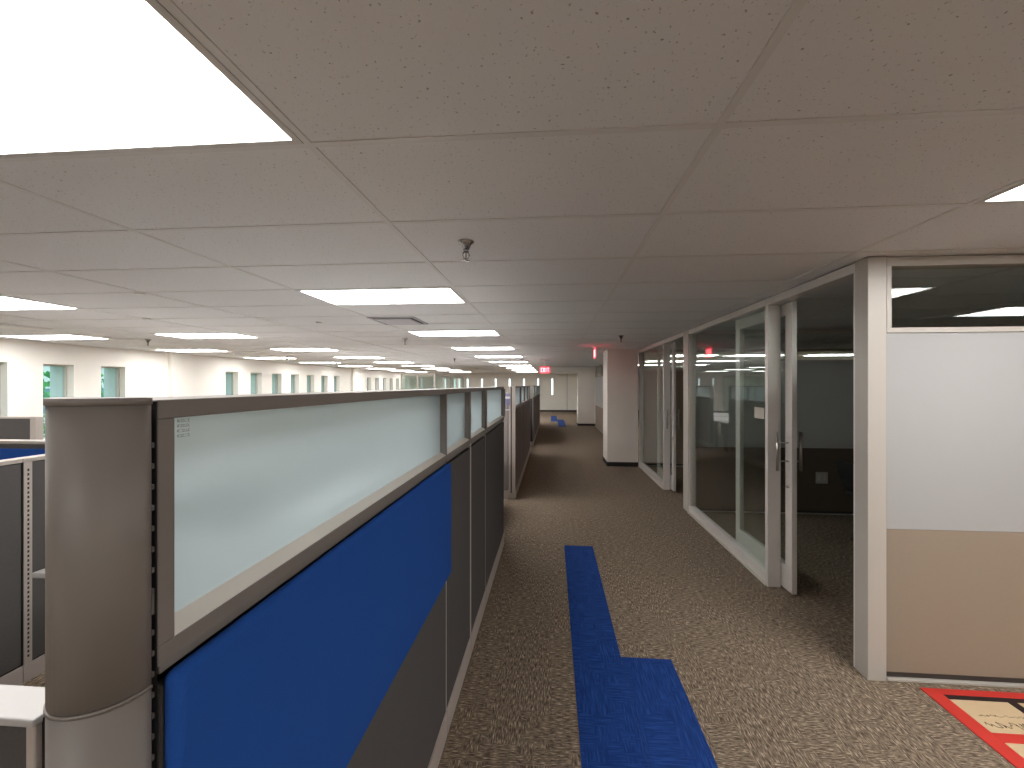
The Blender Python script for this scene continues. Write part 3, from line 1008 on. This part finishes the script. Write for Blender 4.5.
xa0, yq = floor_pt(563.8, 546)
xb0, _ = floor_pt(592.0, 546)
yq = floor_pt(578, 546)[1]
xl = floor_pt(573.5, 659)[0]
xm = floor_pt(622.0, 658)[0]
xr = floor_pt(671.0, 659.5)[0]
ys = floor_pt(645, 658.5)[1]
PL = (yq - ys) / 2
for i, lab in enumerate(('farthest blue carpet plank of the nearby strip, its narrow far end', 'middle blue carpet plank of the narrow strip, beside the step', 'blue carpet plank at the lower left of the wide blue part')):
    plank((xa0 + xl) / 2, (xb0 + xm) / 2, yq - PL * (i + 1), yq - PL * i, lab, 'blue carpet planks in the corridor')
plank((xb0 + xm) / 2, xr, ys - PL, ys, 'blue carpet plank at the lower right, forming the step', 'blue carpet planks in the corridor')
fx0, fx1, fx2 = -0.03, 0.28, 0.60
for i, lab in enumerate(('far end', 'second', 'third', 'near end')):
    plank(fx0, fx1, 22.6 - 0.85 * (i + 1), 22.6 - 0.85 * i, 'distant blue carpet plank, left line, %s one' % lab, 'distant blue carpet planks')
    plank(fx1, fx2, 20.2 - 0.85 * (i + 1), 20.2 - 0.85 * i, 'distant blue carpet plank, right line, %s one' % lab, 'distant blue carpet planks')

# ------------------------------------------------------------------ red-bordered sheet lying on the floor at lower right
x_out = floor_pt(971.8, 731.5)[0]
x_in = floor_pt(988.6, 731.5)[0]
y_out = floor_pt(1000, 692.8)[1]
y_in = floor_pt(1000, 698.4)[1]
y_b0 = floor_pt(1000, 702.4)[1]
y_b1 = floor_pt(1000, 734.2)[1]
y_r1 = floor_pt(1005, 743.4)[1]
x_k0 = floor_pt(1007.5, 702.6)[0]
x_k1 = floor_pt(1016.5, 703.2)[0]
y_end = y_r1 - 0.55
x_end = x_out + 1.55
fm = root('floor_sheet', ((x_out + x_end) / 2, (y_out + y_end) / 2, 0), 'tan sheet with red border and black bars lying on the carpet at lower right', 'floor sheet')
bw_ = x_in - x_out
b = MB().box(x_out, x_end, y_in, y_out, 0, 0.006, 0.001)
b.box(x_out, x_in, y_end, y_in, 0, 0.006, 0.001).box(x_end - bw_, x_end, y_end, y_in, 0, 0.006, 0.001)
b.box(x_in, x_end - bw_, y_r1, y_b1, 0, 0.006, 0.001).box(x_in, x_end - bw_, y_end, y_end + bw_, 0, 0.006, 0.001)
b.build('red_border', M['red_tape'], fm)
MB().box(x_in, x_end - bw_, y_end + bw_, y_in, 0, 0.002).build('tan_sheet', M['cardboard'], fm)
k = MB().box(x_in, x_end - bw_, y_b0, y_in - 0.0005, 0.0022, 0.004)
k.box(x_k0, x_k1, y_b1, y_b0, 0.0022, 0.004)
k.build('black_bar', M['black_tape'], fm)
# row of illegible handwriting near the lower edge of the sheet
rr = random.Random(11)
for row, (yy, hh, n) in enumerate(((y_b1 + 0.055, 0.036, 46), (y_b1 + 0.115, 0.014, 40))):
    pts = []
    xx = x_in + 0.03 + 0.02 * row
    for c in range(n):
        pts.append((xx, yy + (rr.uniform(-hh / 2, hh / 2) if c % 9 < 7 else -hh / 2), 0.0027))
        xx += rr.uniform(-0.004, 0.016)
    MB().tube(pts, 0.0014 if row == 0 else 0.0006, 5).build('handwriting', M['ink'], fm)

# ------------------------------------------------------------------ inside the dark office: outlet and chair
out_ = root('wall_outlet', (3.54, 5.674, 0.48), 'pale outlet plate low on the brown wall inside the open office', 'outlet')
MB().box(3.54 - 0.075, 3.54 + 0.075, 5.675, 5.683, 0.405, 0.555, 0.004).build('plate', M['outlet'], out_)
for dx in (-0.035, 0.035):
    MB().box(3.54 + dx - 0.017, 3.54 + dx + 0.017, 5.671, 5.676, 0.445, 0.515, 0.003).build('socket', M['alu'], out_)

ch = root('office_chair', (3.56, 4.70, 0), 'black office chair half hidden behind the door jamb in the dark office', 'chair')
cx, cy = 3.56, 4.70
MB().box(cx - 0.24, cx + 0.24, cy - 0.24, cy + 0.24, 0.44, 0.52, 0.035, 4).build('seat', M['chair'], ch, True)
bk = MB()
for i in range(9):
    z0 = 0.53 + i * 0.036
    lean = -0.02 - 0.012 * i
    hw_ = 0.22 - 0.012 * max(0, i - 5) - 0.01 * max(0, 2 - i)
    bk.box(cx - 0.25 + lean, cx - 0.21 + lean, cy - hw_, cy + hw_, z0, z0 + 0.038, 0.004)
bk.build('backrest', M['chair'], ch)
MB().tube([(cx - 0.15, cy, 0.47), (cx - 0.24, cy, 0.50), (cx - 0.235, cy, 0.60)], 0.018).build('back_arm', M['chair'], ch, True)
MB().tube([(cx, cy, 0.09), (cx, cy, 0.44)], 0.026, 12).build('gas_column', M['chair'], ch, True)
for q in range(5):
    a = 2 * math.pi * q / 5 + 0.6
    ex, ey = cx + 0.29 * math.cos(a), cy + 0.29 * math.sin(a)
    lg = MB().tube([(cx, cy, 0.12), (ex, ey, 0.07)], [0.024, 0.014]).build('leg', M['chair'], ch, True)
    MB().tube([(ex - 0.012 * math.sin(a), ey + 0.012 * math.cos(a), 0.027), (ex + 0.012 * math.sin(a), ey - 0.012 * math.cos(a), 0.027)], 0.027, 14).build('caster', M['chair'], lg, True)
for s in (-1, 1):
    MB().tube([(cx - 0.02, cy + s * 0.25, 0.46), (cx - 0.02, cy + s * 0.29, 0.50), (cx - 0.02, cy + s * 0.29, 0.66), (cx + 0.13, cy + s * 0.29, 0.67), (cx - 0.14, cy + s * 0.29, 0.67)], 0.016).build('armrest', M['chair'], ch, True)

nt_ = MB().box(XW + 0.0440, XW + 0.0449, 3.75, 3.925, 1.40, 1.50)
centre_mesh('notice', nt_, M['poster'], (XW + 0.0445, 3.84, 1.40), 'small white paper notice stuck on the office glass beside the door', 'notice')

# ------------------------------------------------------------------ outdoors seen through the windows
struct(MB().box(-140, XL - 2, -60, 120, -6.6, -6.5).build('ground', M['grass']))


def tree(x, y, top, rad, label):
    r = root('broadleaf_tree', (x, y, -6.5), label, 'tree', 'trees outside the left windows')
    MB().tube([(x, y, -6.5), (x + 0.1, y, -3.0), (x, y + 0.1, top - rad)], [0.22, 0.16, 0.08], 10).build('trunk', M['bark'], r, True)
    m = MB()
    q = random.Random(int(x * 10 + y))
    for n in range(420):
        v = Vector((q.gauss(0, 1), q.gauss(0, 1), q.gauss(0, 1))).normalized() * rad * q.uniform(0.55, 1.0)
        c = Vector((x, y, top - rad)) + v
        s = q.uniform(0.10, 0.26)
        a = Vector((q.gauss(0, 1), q.gauss(0, 1), q.gauss(0, 1))).normalized() * s
        bvec = a.cross(Vector((q.gauss(0, 1), q.gauss(0, 1), q.gauss(0, 1)))).normalized() * s * 0.7
        m.bm.faces.new([m.bm.verts.new(c + a), m.bm.verts.new(c + bvec), m.bm.verts.new(c - a), m.bm.verts.new(c - bvec)])
    m.build('crown', M['leaf'], r)


tree(-20.0, 14.8, 2.25, 2.0, 'green tree outside behind the first clear window at left')
tree(-27.0, 22.8, 2.3, 2.1, 'green tree outside behind the second window from the left')

bd = root('outside_building', (-52, 55, -6.5), 'pale grey building across the lawn seen through the left windows', 'building')
MB().box(-60, -44, 20, 110, -6.5, 14).build('body', M['concrete'], bd)
for k in range(4):
    MB().box(-44.02, -43.9, 22, 108, -5.0 + k * 4.2, -2.8 + k * 4.2).build('window_band', M['bldg_glass'], bd)

# ------------------------------------------------------------------ daylight and camera
w = bpy.data.worlds.new('world')
SC.world = w
w.use_nodes = True
nt = w.node_tree
bg = nt.nodes['Background']
tc = nt.nodes.new('ShaderNodeTexCoord')
sx = nt.nodes.new('ShaderNodeSeparateXYZ')
nt.links.new(tc.outputs['Generated'], sx.inputs[0])
cr = nt.nodes.new('ShaderNodeValToRGB')
cr.color_ramp.elements[0].position = 0.0
cr.color_ramp.elements[0].color = (0.92, 0.97, 0.97, 1)
cr.color_ramp.elements[1].position = 0.6
cr.color_ramp.elements[1].color = (0.62, 0.80, 0.96, 1)
nt.links.new(sx.outputs['Z'], cr.inputs[0])
nt.links.new(cr.outputs[0], bg.inputs['Color'])
bg.inputs['Strength'].default_value = 1.7

cam = bpy.data.cameras.new('camera')
co = bpy.data.objects.new('camera', cam)
COL.objects.link(co)
co.location = (0, 0, H)
co.rotation_euler = (math.pi / 2, 0, YAW)
cam.sensor_width = 36.0
cam.sensor_fit = 'HORIZONTAL'
cam.lens = 36.0 * F / 1024.0
cam.shift_x = -7.5 / 1024.0
cam.shift_y = 1.0 / 1024.0
cam.clip_start = 0.02
cam.clip_end = 500
SC.camera = co

vs = SC.view_settings
vs.view_transform = 'Standard'
vs.look = 'None'
vs.exposure = 0.75
vs.gamma = 1.0
vs.use_curve_mapping = False
SC.cycles.use_denoising = True
SC.cycles.max_bounces = 10
SC.cycles.diffuse_bounces = 6
SC.cycles.transparent_max_bounces = 24
SC.cycles.use_light_tree = True
SC.cycles.sample_clamp_indirect = 8
SC.cycles.caustics_reflective = False
